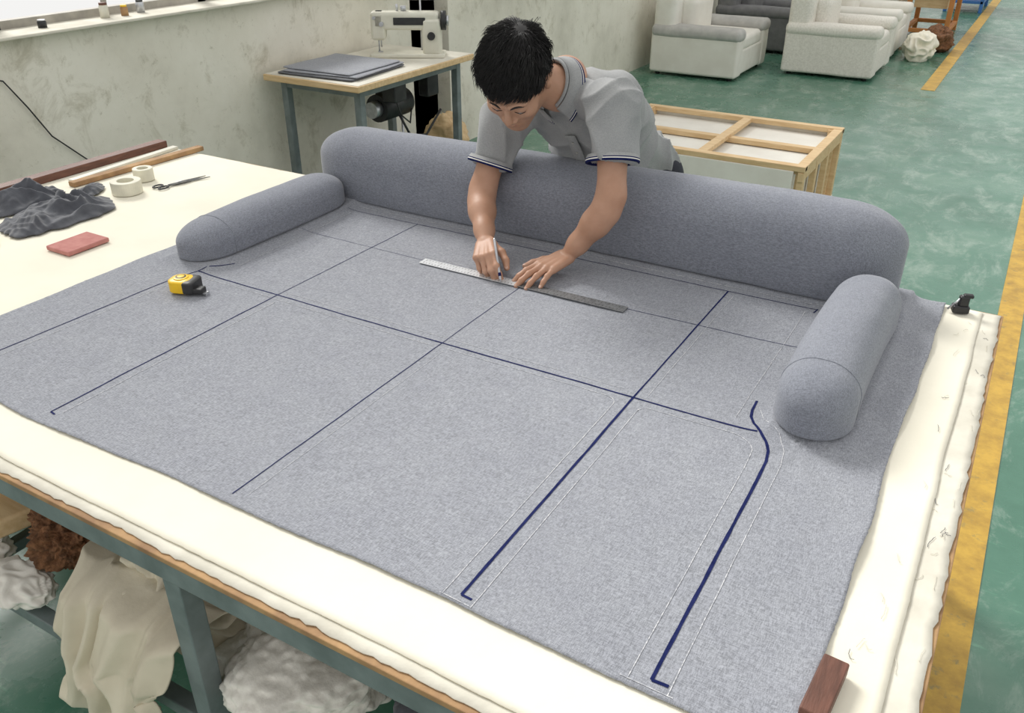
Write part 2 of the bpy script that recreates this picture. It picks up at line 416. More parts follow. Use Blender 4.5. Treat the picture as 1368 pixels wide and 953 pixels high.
b=MB(); b.rbox((0,0,.016),(.018,.056,.0115),(.003,.003,.003),0,Matrix.Translation((-.044,.920,T+.006))@Matrix.Rotation(math.radians(-4),4,'Z')); b.make('wooden_block',MRED)
b=MB(); b.rbox((-2.393,1.466,T+.016),(.053,.071,.007),(.004,.004,.003),0); b.make('pink_foam_slab',MPINK)
b=MB(); b.rbox((-2.66,1.31,T+.022),(.03,.05,.013),(.003,.003,.003),0); b.rbox((-2.66,1.31,T+.041),(.025,.045,.005),(.003,.003,.003),1); b.make('chalk_brush',[MWOOD,MMACH])
Mx=Matrix.Translation((-.022,2.325,T+.006))@Matrix.Rotation(.3,4,'Z')
b=MB(); b.rbox((0,0,.014),(.020,.014,.010),(.004,.004,.004),0,Mx); b.rbox((.004,.0,.036),(.012,.010,.014),(.005,.005,.004),0,Mx); b.rbox((.012,0,.050),(.012,.008,.005),(.004,.004,.004),0,Mx); b.tube([(-.03,0,.01),(-.012,0,.03),(.0,0,.05)],.003,1,8,Mx)
b.make('table_clamp',[MBLACK,MMET])
def plank(name,x,y0,y1,w,h,z,rot,m):
    L=y1-y0; b=MB(); b.rbox((0,0,0),(w/2,L/2,h/2),(.003,.003,.003),0,Matrix.Translation((x,(y0+y1)/2,z))@Matrix.Rotation(rot,4,'Z')); b.make(name,m)
plank('wooden_batten',-3.07,1.2,2.36,.05,.028,T+.021,0,MRED)
plank('wooden_batten.001',-2.905,1.82,2.40,.035,.018,T+.017,-.05,MWOODE)
plank('wooden_batten.002',-2.98,1.85,2.36,.03,.012,T+.014,.06,MMACH)
def tape_roll(name,x,y,z,r,h):
    b=MB(); seg=40; prof=[(r,0),(r,h),(r*.55,h),(r*.55,0)]; vs=[];fs=[]
    for i in range(seg):
        a=2*math.pi*i/seg
        for q,zz in prof: vs.append((x+q*math.cos(a),y+q*math.sin(a),z+zz))
    for i in range(seg):
        j=(i+1)%seg
        for k in range(4): fs.append((i*4+k,j*4+k,j*4+(k+1)%4,i*4+(k+1)%4))
    b.add(vs,fs,0,False); b.make(name,MTAPE,bevel=.002)
tape_roll('tape_roll',-2.69,1.88,T+.009,.052,.045); tape_roll('tape_roll.001',-2.76,2.01,T+.009,.036,.045)
b=MB(); S=T+.013
for sg in (-1,1):
    b.tube([(-2.62,2.00,S),(-2.608+sg*.006,2.05,S+.003*sg),(-2.58-sg*.012,2.15,S)],[.004,.005,.0015],2,8)
    c=V((-2.63+sg*.015,1.975,S)); b.tube([c+V((.012*math.cos(a),.020*math.sin(a),0)) for a in np.linspace(0,2*math.pi,18)],.003,1,8,cap=False)
b.ell((-2.608,2.05,S+.004),(.005,.005,.003),0); b.make('fabric_scissors',[MMET,MBLACK,MRUL2])

def fold(x,y,seed,fq):
    wx=n3(x*fq*.35,y*fq*.35,seed); wy=n3(x*fq*.35+5,y*fq*.35,seed+3)
    a=wx*5+seed
    s1=math.sin(fq*1.3*(x*math.cos(seed)+y*math.sin(seed))+5*wx)
    s2=math.sin(fq*2.1*(x*math.cos(seed+1.3)+y*math.sin(seed+1.3))+6*wy+a)
    s1=1-abs(s1)**1.3*1.0; s2=1-abs(s2)**1.2
    return .62*s1+.38*s2
def cloth_heap(name,cx,cy,z0,rx,ry,h,m,seed,fq=22,rot=0,n=110,parent=None,flat=.40):
    vs=[];fs=[]
    for i in range(n+1):
        for j in range(n+1):
            u=i/n*2-1;w=j/n*2-1
            X=u*math.sqrt(1-w*w/2);Y=w*math.sqrt(1-u*u/2); r=math.hypot(X,Y)
            a=math.atan2(Y,X); rr=1+.30*n3(math.cos(a)*1.6,math.sin(a)*1.6,seed)+.12*n3(math.cos(a)*5,math.sin(a)*5,seed)
            x=X*rx*rr;y=Y*ry*rr
            env=max(0,1-r**2.6)
            z=z0+.004+h*env*(flat+(1-flat)*fold(x,y,seed,fq)+.06*n3(x*60,y*60,2))*(.85+.35*n3(x*5,y*5,seed+8))
            c,s=math.cos(rot),math.sin(rot)
            vs.append((cx+x*c-y*s,cy+x*s+y*c,max(z,z0+.002)))
    for i in range(n):
        for j in range(n):
            q=i*(n+1)+j; fs.append((q,q+n+1,q+n+2,q+1))
    b=MB(); b.add(vs,fs); o=b.make(name,m,parent,merge=False); s=o.modifiers.new('s','SOLIDIFY'); s.thickness=.003; s.offset=-1
    return o
cloth_heap('crumpled_dark_fabric',-2.68,1.60,T+.010,.13,.19,.078,MDARK,3.3,24,.1)
cloth_heap('crumpled_dark_fabric.001',-2.90,1.58,T+.010,.10,.17,.085,MDARK,8.1,24,-.2)
cloth_heap('crumpled_dark_fabric.002',-2.80,1.79,T+.010,.045,.10,.035,MDARK,5.1,28,.4)

# under-table contents
scr=empty('fabric_scrap_pile',(-1.4,.9,.45))
def blob(name,c,r,m,seed,amp=.25,fq=3,zmin=None,sub=5,ridge=True,parent=None):
    bm=bmesh.new(); bmesh.ops.create_icosphere(bm,subdivisions=sub,radius=1)
    for v in bm.verts:
        d=v.co.normalized(); p=d*1.3+V((seed,seed*.7,0))
        w1=noise.noise(p); w2=noise.noise(p*1.1+V((4,1,2)))
        if ridge:
            f=1-abs(math.sin(fq*1.6*(d.x*math.cos(seed)+d.z*math.sin(seed))+4.5*w1))**1.3
            f2=1-abs(math.sin(fq*3.1*(d.y*math.cos(seed)+d.x*math.sin(seed)+.5*d.z)+6*w2))**1.2
        else: f=noise.noise(p*fq); f2=noise.noise(p*fq*4)
        k=1+amp*(f-.5)*.7+amp*.35*(f2-.5)+.25*w1
        v.co=V((d.x*r[0]*k+c[0],d.y*r[1]*k+c[1],d.z*r[2]*k+c[2]))
        if zmin is not None and v.co.z<zmin: v.co.z=zmin
    me=bpy.data.meshes.new(name); bm.to_mesh(me); bm.free(); me.materials.append(m)
    for p in me.polygons: p.use_smooth=True
    o=bpy.data.objects.new(name,me); col.objects.link(o); parent_to(o,parent); return o
blob('calico_heap',(-1.32,.90,.555),(.20,.21,.12),MSHELFCLOTH,1.3,.4,3,.44,6,True,scr)
blob('fleece_offcut',(-.96,.86,.52),(.19,.20,.09),MBOUCLE,4.1,.18,2,.44,6,False,scr)
blob('fur_offcut',(-1.68,.84,.535),(.12,.11,.085),MFUR,2.1,.3,3,.44,6,False,scr)
blob('calico_heap_2',(-1.78,1.15,.56),(.22,.20,.12),MSHELFCLOTH,7.7,.4,2.4,.44,5,True,scr)
blob('calico_heap_3',(-2.35,1.05,.54),(.22,.24,.11),MSHELFCLOTH,5.2,.4,2.4,.44,5,True,scr)
blob('batting_scraps',(-1.70,.70,.475),(.10,.06,.035),MWHITE,9.7,.3,1.6,.437,5,True,scr)
blob('batting_scraps_2',(-1.90,.72,.475),(.09,.06,.035),MWHITE,3.1,.3,1.6,.437,5,True,scr)
blob('dark_heap',(-.60,1.0,.52),(.18,.20,.09),MDARK,5.5,.3,1.8,.44,5,True,scr)
b=MB(); b.rbox((0,0,0),(.09,.07,.035),(.015,.015,.015),0,Matrix.Translation((-2.02,.86,.60))@Matrix.Rotation(.4,4,'Z')); b.rbox((0,0,0),(.11,.09,.05),(.015,.015,.015),0,Matrix.Translation((-2.04,.88,.50))); b.rbox((0,0,0),(.06,.05,.025),(.01,.01,.01),0,Matrix.Translation((-1.88,.80,.535))@Matrix.Rotation(-.3,4,'Z')); b.make('foam_blocks',MWOOD,scr)
vs=[];fs=[];nu,nv=140,60
for i in range(nu+1):
    for j in range(nv+1):
        u=i/nu;w=j/nv; x=-1.50+.42*u
        prof=[(.86,.62),(.76,.64),(.67,.60),(.630,.53),(.618,.47),(.62,.42),(.625,.38)]
        k=w*(len(prof)-1);a=int(min(k,len(prof)-2));t=k-a; t=t*t*(3-2*t)*.5+t*.5
        y=prof[a][0]*(1-t)+prof[a+1][0]*t; z=prof[a][1]*(1-t)+prof[a+1][1]*t
        wr=n3(u*2.5,w*1.2,2)
        f=(.2+w)*.030*(1-abs(math.sin(u*9+4*wr))**1.2*1.6)+.02*n3(u*5,w*3,4)+.010*(1-abs(math.sin(u*20+w*6+6*wr)))*1.0
        lowcut=(.12*n3(u*3,2,1)+.10*(u)**2-.05)*w
        vs.append((x+.03*n3(w*4,u*4,7)-(u-.5)*.15*w,y-f*.9,z+lowcut+.03*n3(u*5,w*5,1)))
for i in range(nu):
    for j in range(nv):
        q=i*(nv+1)+j; fs.append((q,q+nv+1,q+nv+2,q+1))
b=MB(); b.add(vs,fs); o=b.make('hanging_calico',MSHELFCLOTH,scr,merge=False); s=o.modifiers.new('s','SOLIDIFY'); s.thickness=.004

# ------------------------------------------------------------------ sewing table + machine
zt2=.86
st=empty('sewing_table',(-3.55,4.3,0))
sx0,sx1,sy0,sy1=-3.90,-3.19,3.77,4.95
b=MB(); b.box(((sx0+sx1)/2,(sy0+sy1)/2,zt2-.0175),(sx1-sx0,sy1-sy0,.035),0); b.make('tabletop',MWOOD,st,.004)
b=MB(); b.box(((sx0+sx1)/2,(sy0+sy1)/2,zt2+.001),(sx1-sx0-.02,sy1-sy0-.02,.004),0); b.make('laminate',MLAM,st)
b=MB()
for x in (sx0+.08,sx1-.08):
    for y in (sy0+.10,sy1-.10): b.box((x,y,(zt2-.035)/2),(.045,.045,zt2-.035))
    b.box((x,(sy0+sy1)/2,zt2-.06),(.04,sy1-sy0-.2,.04)); 
for y in (sy0+.10,sy1-.10): b.box(((sx0+sx1)/2,y,zt2-.06),(sx1-sx0-.2,.04,.04)); b.box(((sx0+sx1)/2,y,.12),(sx1-sx0-.2,.035,.035))
b.box(((sx0+sx1)/2,(sy0+sy1)/2,.16),(.04,sy1-sy0-.2,.03)); b.box(((sx0+sx1)/2,4.4,.20),(.28,.36,.02))
b.make('steel_legs',MSTEEL,st,.003)
b=MB()
b.tube([(-3.5,4.30,.60),(-3.5,4.58,.60)],.085,0,20); b.rbox((-3.5,4.44,.70),(.05,.09,.06),(.01,.01,.01),0)
b.tube([(-3.5,4.24,.60),(-3.5,4.30,.60)],.05,1,20); b.rbox((-3.42,4.75,.68),(.04,.06,.07),(.01,.01,.01),0)
b.rbox((-3.34,4.28,.74),(.05,.06,.07),(.01,.01,.01),0); b.tube([(-3.46,4.5,.52),(-3.46,4.5,.22)],.008,1,8)
b.tube([(-3.45,4.45,.55),(-3.40,4.5,.40),(-3.42,4.7,.36),(-3.4,4.85,.5)],.008,0,8)
b.tube([(-3.34,4.28,.70),(-3.33,4.32,.58),(-3.36,4.45,.50),(-3.42,4.55,.56)],.005,0,8)
b.make('motor',[MBLACK,MMET],st)
Mm=Matrix.Translation((-3.50,4.66,zt2+.003))@Matrix.Rotation(math.radians(30),4,'Z')
b=MB()
b.rbox((0,0,.012),(.235,.09,.012),(.01,.01,.006),0,Mm)
b.rbox((.155,0,.12),(.06,.06,.11),(.025,.025,.02),0,Mm)
b.rbox((-.01,0,.215),(.215,.05,.055),(.03,.025,.025),0,Mm)
b.rbox((-.180,0,.185),(.045,.05,.085),(.02,.02,.02),0,Mm)
b.rbox((.02,-.052,.215),(.10,.004,.022),(.003,.003,.003),1,Mm)
b.tube([(.215,0,.215),(.245,0,.215)],.058,1,24,Mm); b.tube([(.245,0,.215),(.262,0,.215)],.03,2,20,Mm)
b.tube([(-.185,0,.12),(-.185,0,.03)],.005,2,10,Mm); b.tube([(-.17,.0,.12),(-.17,0,.055)],.004,2,8,Mm); b.box((-.178,0,.028),(.03,.018,.005),2,Mm)
b.tube([(-.155,-.045,.20),(-.155,-.07,.20)],.014,2,16,Mm); b.tube([(-.20,-.04,.235),(-.20,-.06,.235)],.010,2,14,Mm); b.tube([(.155,-.055,.13),(.155,-.08,.13)],.024,1,18,Mm)
b.tube([(-.06,0,.27),(-.06,0,.31)],.008,2,10,Mm); b.tube([(-.02,.0,.27),(-.02,0,.30)],.018,2,14,Mm)
b.tube([(.08,.07,.0),(.08,.07,.48)],.006,2,8,Mm); b.tube([(.0,.07,.45),(.16,.07,.45)],.004,2,8,Mm); b.tube([(.0,.07,.33),(.16,.07,.33)],.005,2,8,Mm)
for x in (.02,.13): b.tube([(x,.07,.335),(x,.07,.345),(x,.07,.42)],[.032,.03,.012],3,16,Mm)
b.make('sewing_machine',[MMACH,MBLACK,MMET,MWHITE])
b=MB()
def wf(p): p=V(p); p.z+=.004*n3(p.x*5,p.y*5,1)+.0015*n3(p.x*20,p.y*20); return p
for k,(dx,dy,a) in enumerate([(0,0,.05),(.012,.01,.09),(-.01,.015,.02)]):
    b.rbox((0,0,0),(.27-.010*k,.27-.012*k,.0055),(.02,.02,.005),(0,1,1)[k],Matrix.Translation((-3.57+dx,4.09+dy,zt2+.011+.011*k))@Matrix.Rotation(a,4,'Z'),.03,None,wf)
b.make('folded_fabric_stack',[MDARK,MF])
blob('fabric_bag',(-3.55,5.12,.20),(.15,.13,.20),MWOOD,1.1,.3,1.6,.0,4)
blob('dark_cloth_bundle',(-3.45,4.2,.36),(.13,.13,.11),MDARK,6.1,.3,1.8,.215,4)

# ------------------------------------------------------------------ wooden frame ottoman
cr=empty('upholstered_bench_frame',(-1.6,5.2,0))
cx0,cx1,cy0,cy1,ctop=-2.25,-.95,4.74,5.72,.50
b=MB()
b.box(((cx0+cx1)/2-.03,cy0+.010,.255),(cx1-cx0-.06,.028,.43)); b.box(((cx0+cx1)/2-.03,cy1-.012,.255),(cx1-cx0-.06,.024,.43))
b.box((cx0+.012,(cy0+cy1)/2,.27),(.024,cy1-cy0,.42)); b.box((cx1-.06,(cy0+cy1)/2,.25),(.02,cy1-cy0-.04,.40))
b.box(((cx0+cx1)/2,(cy0+cy1)/2,.435),(cx1-cx0-.08,cy1-cy0-.06,.02)); b.box(((cx0+cx1)/2,(cy0+cy1)/2,.06),(cx1-cx0,cy1-cy0,.02))
b.make('fabric_panels',MWHITE,cr,.004)
b=MB(); w=.055
for y in (cy0+w/2,cy1-w/2): b.box(((cx0+cx1)/2,y,ctop-.015),(cx1-cx0,w,.03)); 
for x in (cx0+w/2,cx1-w/2,(cx0+cx1)/2+.05): b.box((x,(cy0+cy1)/2,ctop-.017),(w,cy1-cy0-.02,.028))
b.box(((cx0+cx1)/2,(cy0+cy1)/2,ctop-.035),(cx1-cx0-.02,w,.03))
b.box((cx1-.02,(cy0+cy1)/2,ctop-.06),(.03,cy1-cy0,.05)); b.box((cx1-.02,(cy0+cy1)/2,.05),(.03,cy1-cy0,.05))
for y in (cy0+.03,cy0+.33,cy1-.36,cy1-.03): b.box((cx1-.02,y,.26),(.035,.045,.46))
for x in (cx0+.04,cx1-.06):
    for y in (cy0+.05,cy1-.05): b.box((x,y,.25),(.05,.05,.48))
b.make('pine_frame',MWOOD,cr,.003)

# ------------------------------------------------------------------ armchairs
def armchair(name,x0,y0,D,W,mb,marm,ah=.51,bh=.80):
    b=MB(); aw=.22
    def wn(p): p=V(p); k=.006*n3(p.x*4,p.y*4,p.z*4); p.x+=k;p.y+=k;p.z+=k; return p
    b.rbox((x0+D/2,y0+W/2,.17),(D/2-.01,W/2-.02,.13),(.03,.03,.03),0,None,.1)
    for yy in (y0+aw/2,y0+W-aw/2):
        b.rbox((x0+D/2,yy,.03+(ah-.09)/2),(D/2,aw/2-.01,(ah-.09)/2),(.03,.03,.03),0,None,.1,None,wn)
        b.rbox((x0+D/2+.005,yy,ah-.065),(D/2+.012,aw/2+.012,.065),(.05,.07,.06),1,None,.08,None,wn)
    b.rbox((x0+.12,y0+W/2,bh/2+.02),(.12,W/2-.03,bh/2-.02),(.07,.06,.08),0,None,.1,None,wn)
    b.rbox((x0+.29,y0+W/2,.56),(.09,W/2-aw-.01,.20),(.07,.07,.09),0,None,.1,None,wn)
    b.rbox((x0+D/2+.12,y0+W/2,.35),(D/2-.13,W/2-aw-.005,.075),(.05,.05,.05),0,None,.1,None,wn)
    for xx in (x0+.08,x0+D-.08):
        for yy in (y0+.08,y0+W-.08): b.tube([(xx,yy,0),(xx,yy,.05)],.025,2,12)
    b.make(name,[mb,marm,MBLACK])
armchair('armchair',-3.62,9.06,.95,1.1,MWHITE,MGREYUP)
armchair('armchair.001',-2.40,9.78,.94,1.02,MBOUCLE,MBOUCLE,.53)
armchair('armchair.002',-3.55,10.9,.95,1.0,MGREYD,MGREYD)
armchair('armchair.003',-2.45,11.2,.95,1.0,MWHITE,MWHITE,.53)
armchair('armchair.004',-2.75,13.0,.95,1.0,MBOUCLE,MBOUCLE,.53)
blob('white_fabric_bundle',(-1.24,11.45,.13),(.17,.30,.17),MCREAM,2.9,.3,1.4,0.0,5)
blob('brown_fabric_bundle',(-1.14,12.15,.13),(.17,.25,.16),MFUR,3.9,.3,1.4,0.0,5)
b=MB()
for x in (-1.65,-1.15):
    for y in (13.0,14.0): b.box((x,y,.5),(.06,.06,1.0))
for z in (.1,.55,.97):
    for x in (-1.65,-1.15): b.box((x,13.5,z),(.05,1.0,.05))
    for y in (13.0,14.0): b.box((-1.4,y,z),(.5,.05,.05))
b.box((-1.4,13.5,.62),(.4,.9,.5),1)
b.make('wooden_crate_rack',[MORANGE,MWOOD],bevel=.004)
b=MB()
for x in (-1.5,-1.0):
    for y in (16.0,17.0): b.box((x,y,.45),(.05,.05,.9))
for z in (.15,.5,.88): b.box((-1.25,16.5,z),(.55,1.05,.04))
b.make('blue_shelf_rack',[MBLUE],bevel=.004)

# ------------------------------------------------------------------ SDF figure tools
def sdf(prims,k):
    def f(P):
        acc=np.zeros(len(P))
        for q in prims:
            if q[0]=='c':
                a=np.array(q[1]);c=np.array(q[2]);ab=c-a;t=np.clip(((P-a)@ab)/max(ab@ab,1e-12),0,1)
                d=np.linalg.norm(P-(a+t[:,None]*ab),axis=1)-(q[3]+(q[4]-q[3])*t)
                if len(q)>5: d=np.maximum(d,(P-np.array(q[5]))@np.array(q[6]))
            else:
                L=(P-np.array(q[1]))
                if q[3] is not None: L=L@np.array(q[3])
                r=np.array(q[2]);k0=np.linalg.norm(L/r,axis=1);k1=np.linalg.norm(L/(r*r),axis=1)+1e-9
                d=k0*(k0-1)/k1
                if len(q)>4: d=np.maximum(d,(P-np.array(q[4]))@np.array(q[5]))
            acc+=np.exp(np.clip(-d/k,-60,60))
        return -k*np.log(acc+1e-30)
    return f
def nets(f,lo,hi,h,newton=2):
    ax=[np.arange(lo[i],hi[i]+h,h) for i in range(3)]
    n=[len(a) for a in ax]; G=np.zeros(n)
    YY,ZZ=np.meshgrid(ax[1],ax[2],indexing='ij')
    for i,x in enumerate(ax[0]):
        P=np.stack([np.full(YY.size,x),YY.ravel(),ZZ.ravel()],1); G[i]=f(P).reshape(YY.shape)
    I=G<0
    cnt=np.zeros([m-1 for m in n],int)
    for dx in (0,1):
        for dy in (0,1):
            for dz in (0,1): cnt+=I[dx:n[0]-1+dx,dy:n[1]-1+dy,dz:n[2]-1+dz]
    act=(cnt>0)&(cnt<8); C=np.argwhere(act); idx=-np.ones(act.shape,int); idx[act]=np.arange(len(C))
    S=np.zeros((len(C),3));N=np.zeros(len(C))
    for a in range(3):
        u,w=(a+1)%3,(a+2)%3
        for du in (0,1):
            for dw in (0,1):
                o=np.zeros(3,int);o[u]=du;o[w]=dw; A=C+o; e=np.zeros(3,int);e[a]=1;B=A+e
                ga=G[A[:,0],A[:,1],A[:,2]];gb=G[B[:,0],B[:,1],B[:,2]];m=(ga<0)!=(gb<0)
                t=np.where(m,ga/np.where(m,ga-gb,1),0)
                Q=A.astype(float);Q[:,a]+=t; S[m]+=Q[m];N[m]+=1
    P=S/N[:,None]*h+np.array([a[0] for a in ax])
    F=[]
    for a in range(3):
        u,w=(a+1)%3,(a+2)%3
        s0=[slice(None)]*3;s1=[slice(None)]*3;s0[a]=slice(0,-1);s1[a]=slice(1,None)
        ia=I[tuple(s0)];ib=I[tuple(s1)];E=np.argwhere(ia!=ib)
        E=E[(E[:,u]>0)&(E[:,w]>0)&(E[:,u]<n[u]-1)&(E[:,w]<n[w]-1)]
        if not len(E): continue
        eu=np.zeros(3,int);eu[u]=1;ew=np.zeros(3,int);ew[w]=1
        q=[idx[tuple((E-eu-ew).T)],idx[tuple((E-ew).T)],idx[tuple(E.T)],idx[tuple((E-eu).T)]]
        q=np.stack(q,1); ins=ia[tuple(E.T)]; q[~ins]=q[~ins][:,::-1]; F.append(q)
    F=np.concatenate(F); F=F[(F>=0).all(1)]
    for _ in range(newton):
        v=f(P);g=np.stack([(f(P+np.eye(3)[i]*h*.2)-v)/(h*.2) for i in range(3)],1)
        st=g*(v/np.maximum((g*g).sum(1),.1))[:,None]; l=np.linalg.norm(st,axis=1,keepdims=True)
        P=P-st*np.minimum(1,h/np.maximum(l,1e-9))
    return P,F
def nets_obj(name,f,lo,hi,h,m,parent,disp=None):
    P,F=nets(f,lo,hi,h)
    me=bpy.data.meshes.new(name); me.from_pydata(P.tolist(),[],F.tolist()); me.update()
    if disp:
        nr=[v.normal.copy() for v in me.vertices]
        for v,nn in zip(me.vertices,nr): v.co=v.co+nn*disp(v.co,nn)
    me.materials.append(m)
    for p in me.polygons: p.use_smooth=True
    me.update(); o=bpy.data.objects.new(name,me); col.objects.link(o); parent_to(o,parent); return o
A=lambda v: np.array(v,float)
def bounds(prims,pad):
    L=[];H=[]
    for q in prims:
        if q[0]=='c':
            for p,r in ((q[1],q[3]),(q[2],q[4])): L.append(A(p)-r);H.append(A(p)+r)
        else: r=max(q[2]);L.append(A(q[1])-r);H.append(A(q[1])+r)
    return np.min(L,0)-pad,np.max(H,0)+pad

# ------------------------------------------------------------------ the man
man=empty('man',(-1.1,2.62,0))
pel=A((-1.10,2.65,1.05)); nb=A((-1.125,2.175,1.365))
shR=A((-1.325,2.215,1.255)); shL=A((-.947,2.15,1.345))
elR=A((-1.351,2.117,1.035)); wrR=A((-1.245,1.972,.958))
elL=A((-.898,2.055,1.105)); wrL=A((-1.012,2.034,.943))
def unit(v): return v/np.linalg.norm(v)
s_=unit(nb-pel); l_=unit(shL-shR); l_=unit(l_-s_*(l_@s_)*1.0); bk=np.cross(s_,l_)
RT=np.stack([l_,bk,s_],1)
L0=unit(A((1,0,0))-s_*s_[0]); RP=np.stack([L0,np.cross(s_,L0),s_],1)
tt=lambda t,y=0,x=0: pel+s_*t+bk*y+l_*x
def cut(a,c,t,r0,r1):
    q=a+(c-a)*t; n=unit(c-a); return ('c',tuple(a),tuple(q+n*.05),r0,r1,tuple(q),tuple(n))
shirt=[('e',pel+s_*-.01,(.158,.105,.13),RP),('e',tt(.14,.0),(.148,.096,.15),RP),('e',tt(.28,.014),(.160,.104,.15),RT),
 ('e',tt(.41,.014),(.170,.104,.12),RT),('e',tt(.25,-.055),(.135,.085,.16),RT),
 ('c',tuple(shR+s_*-.01),tuple(nb+bk*.0-s_*.02),.062,.045),('c',tuple(shL+s_*-.01),tuple(nb+bk*.0-s_*.02),.062,.045),
 ('c',tuple(tt(.40,.050,-.09)),tuple(tt(.40,.050,.09)),.068,.068),
 cut(shR,elR,.60,.065,.060),cut(shL,elL,.56,.067,.064)]
fs_=sdf(shirt,.018)
def shirt_disp(p,nn):
    q=A(p)-pel; a=q@l_; c=q@bk; t=q@s_
    w=n3(a*4,t*4,c*4); w2=n3(a*4+7,t*3,c*4)
    side=abs(a)/.16
    g1=1-abs(math.sin(24*(t*.8+abs(a)*1.1)+6*w))**.8
    g2=1-abs(math.sin(34*(t*.5-a*.9)+8*w2+c*10))**.8
    lowmask=min(1,max(0,(.46-t)/.2)); 
    front=max(0,-c)/.1
    return (.021*g1*(.4+.6*min(1,side))*(.35+.65*lowmask)+.014*g2*(.45+.55*lowmask)+.006*front*g1)-.010
lo,hi=bounds(shirt,.04)
nets_obj('polo_shirt',fs_,lo,hi,.0060,MSH,man,shirt_disp)
def cuff(name,a,c,t,r):
    q=a+(c-a)*t; n=unit(c-a); u=unit(np.cross(n,A((0,1,.2)))); w=np.cross(n,u); b=MB()
    prof=[(-.016,r-.004,0),(-.006,r+.001,0),(-.0058,r+.0015,1),(-.003,r+.0015,1),(-.0028,r+.0015,2),(.0,r+.0015,2),(.0002,r+.0015,1),(.005,r+.001,1),(.0055,r-.004,1),(-.004,r-.008,1)]
    seg=40
    for k in range(len(prof)-1):
        vs=[];fs=[]
        for (z,rr,m_) in (prof[k],prof[k+1]):
            for i in range(seg):
                th=2*math.pi*i/seg; R=rr*(1+.05*math.sin(2*th+1)); vs.append(q+n*z+(u*math.cos(th)+w*math.sin(th))*R)
        for i in range(seg): j=(i+1)%seg; fs.append((i,j,seg+j,seg+i))
        mi={0:0,1:1,2:1,3:2,4:2,5:1,6:1,7:1,8:1}[k]; b.add(vs,fs,mi)
    b.make(name,[MSH,MNAVY,MWHITE],man)
cuff('sleeve_cuff_1',shR,elR,.60,.0675); cuff('sleeve_cuff_2',shL,elL,.56,.0710)

# hands
def rotv(v,axis,ang):
    return A(Matrix.Rotation(ang,3,V(axis))@V(v))
def hand(w,fwd,up,thumbdir,curls,splay,th,s=1.0):
    fwd=unit(A(fwd)); up=A(up); up=unit(up-fwd*(up@fwd)); lat=np.cross(fwd,up)
    if lat@A(thumbdir)<0: lat=-lat
    pr=[];nails=[]
    bx=[.027,.009,-.009,-.026];bf=[.086,.091,.086,.076]
    Ls=[(.042,.026,.020),(.046,.030,.021),(.043,.028,.020),(.033,.021,.018)]
    rr=[.0092,.0094,.0088,.0078]
    for i in range(4):
        kb=w+(fwd*bf[i]+lat*bx[i]+up*(.002-.10*abs(bx[i]-.009)))*s
        wb=w+(lat*bx[i]*.62+fwd*.008)*s
        pr.append(('c',tuple(wb),tuple(kb),.0150*s,.0112*s))
        d=unit(fwd+lat*splay[i]); ax=np.cross(d,up); ax=unit(ax)
        p=kb; ang=0
        for j in range(3):
            ang+=curls[i][j]; dd=rotv(d,ax,-ang)
            if (dd@up)>(d@up) and ang>0: dd=rotv(d,ax,ang)
            q=p+dd*Ls[i][j]*s; r0=rr[i]*s*(1-.09*j); r1=rr[i]*s*(1-.09*(j+1))
            pr.append(('c',tuple(p),tuple(q),r0,r1)); p=q
        no=unit(np.cross(dd,np.cross(up,dd))); 
        if no@up<0 and ang<1.5: no=-no
        nails.append((p+no*(r1*.72)-dd*.001,dd,no,.0062*s))
    tb_=w+(fwd*.022+lat*.020-up*.006)*s
    p=tb_; pr.append(('c',tuple(w+fwd*.005*s),tuple(tb_),.016*s,.015*s))
    for j,(dv,L) in enumerate(zip(th,(.042,.031,.024))):
        d=unit(fwd*dv[0]+lat*dv[1]+up*dv[2]); q=p+d*L*s
        pr.append(('c',tuple(p),tuple(q),(.0135,.0112,.0100)[j]*s,(.0112,.0100,.0085)[j]*s)); p=q
    no=unit(up-d*(up@d)); nails.append((p+no*.0065*s,d,no,.0075*s))
    return pr,nails
RH,nR=hand(wrR,(.50,-.85,-.10),(-.30,-.12,.94),(1,.3,.2),[(.55,.75,.35),(.75,.85,.4),(.95,.95,.5),(1.05,1.0,.5)],[.02,0,-.02,-.05],[(.75,.55,-.35),(.9,.25,-.5),(.85,-.05,-.6)],.98)
LH,nL=hand(wrL,(-.36,-.92,-.16),(0,-.12,1),(-1,.2,0),[(.12,.22,.15),(.10,.22,.15),(.10,.24,.15),(.12,.25,.15)],[.16,.03,-.10,-.26],[(.72,.68,-.12),(.86,.5,-.12),(.95,.25,-.1)],.98)
def arm(name,sh,el,wr,hp,nl):
    a=sh+(el-sh)*.42; m1=el+(wr-el)*.12; mid=el+(wr-el)*.35; m2=el+(wr-el)*.75; e1=el+(sh-el)*.10
    pr=[('c',tuple(a),tuple(e1),.044,.037),('c',tuple(e1),tuple(m1),.033,.033),('c',tuple(m1),tuple(mid),.035,.036),('c',tuple(mid),tuple(m2),.035,.026),('c',tuple(m2),tuple(wr),.0250,.0210)]
    f1=sdf(pr,.011); f2=sdf(hp,.0024)
    def f(P):
        a_=f1(P)+.001;c_=f2(P);k=.007;h=np.clip(.5+.5*(c_-a_)/k,0,1); return c_+(a_-c_)*h-k*h*(1-h)
    lo,hi=bounds(pr+hp,.016)
    o=nets_obj(name,f,lo,hi,.0026,MSKIN,man)
    b=MB()
    for c,d,no,sz in nl:
        u=np.cross(d,no); R=Matrix((tuple(u),tuple(d),tuple(no))).transposed()
        b.ell(tuple(c),(sz*.72,sz,.0018),0,None,12,8,R)
    b.make(name+'_nails',MNAIL,man)
arm('arm_right',shR,elR,wrR,RH,nR); arm('arm_left',shL,elL,wrL,LH,nL)
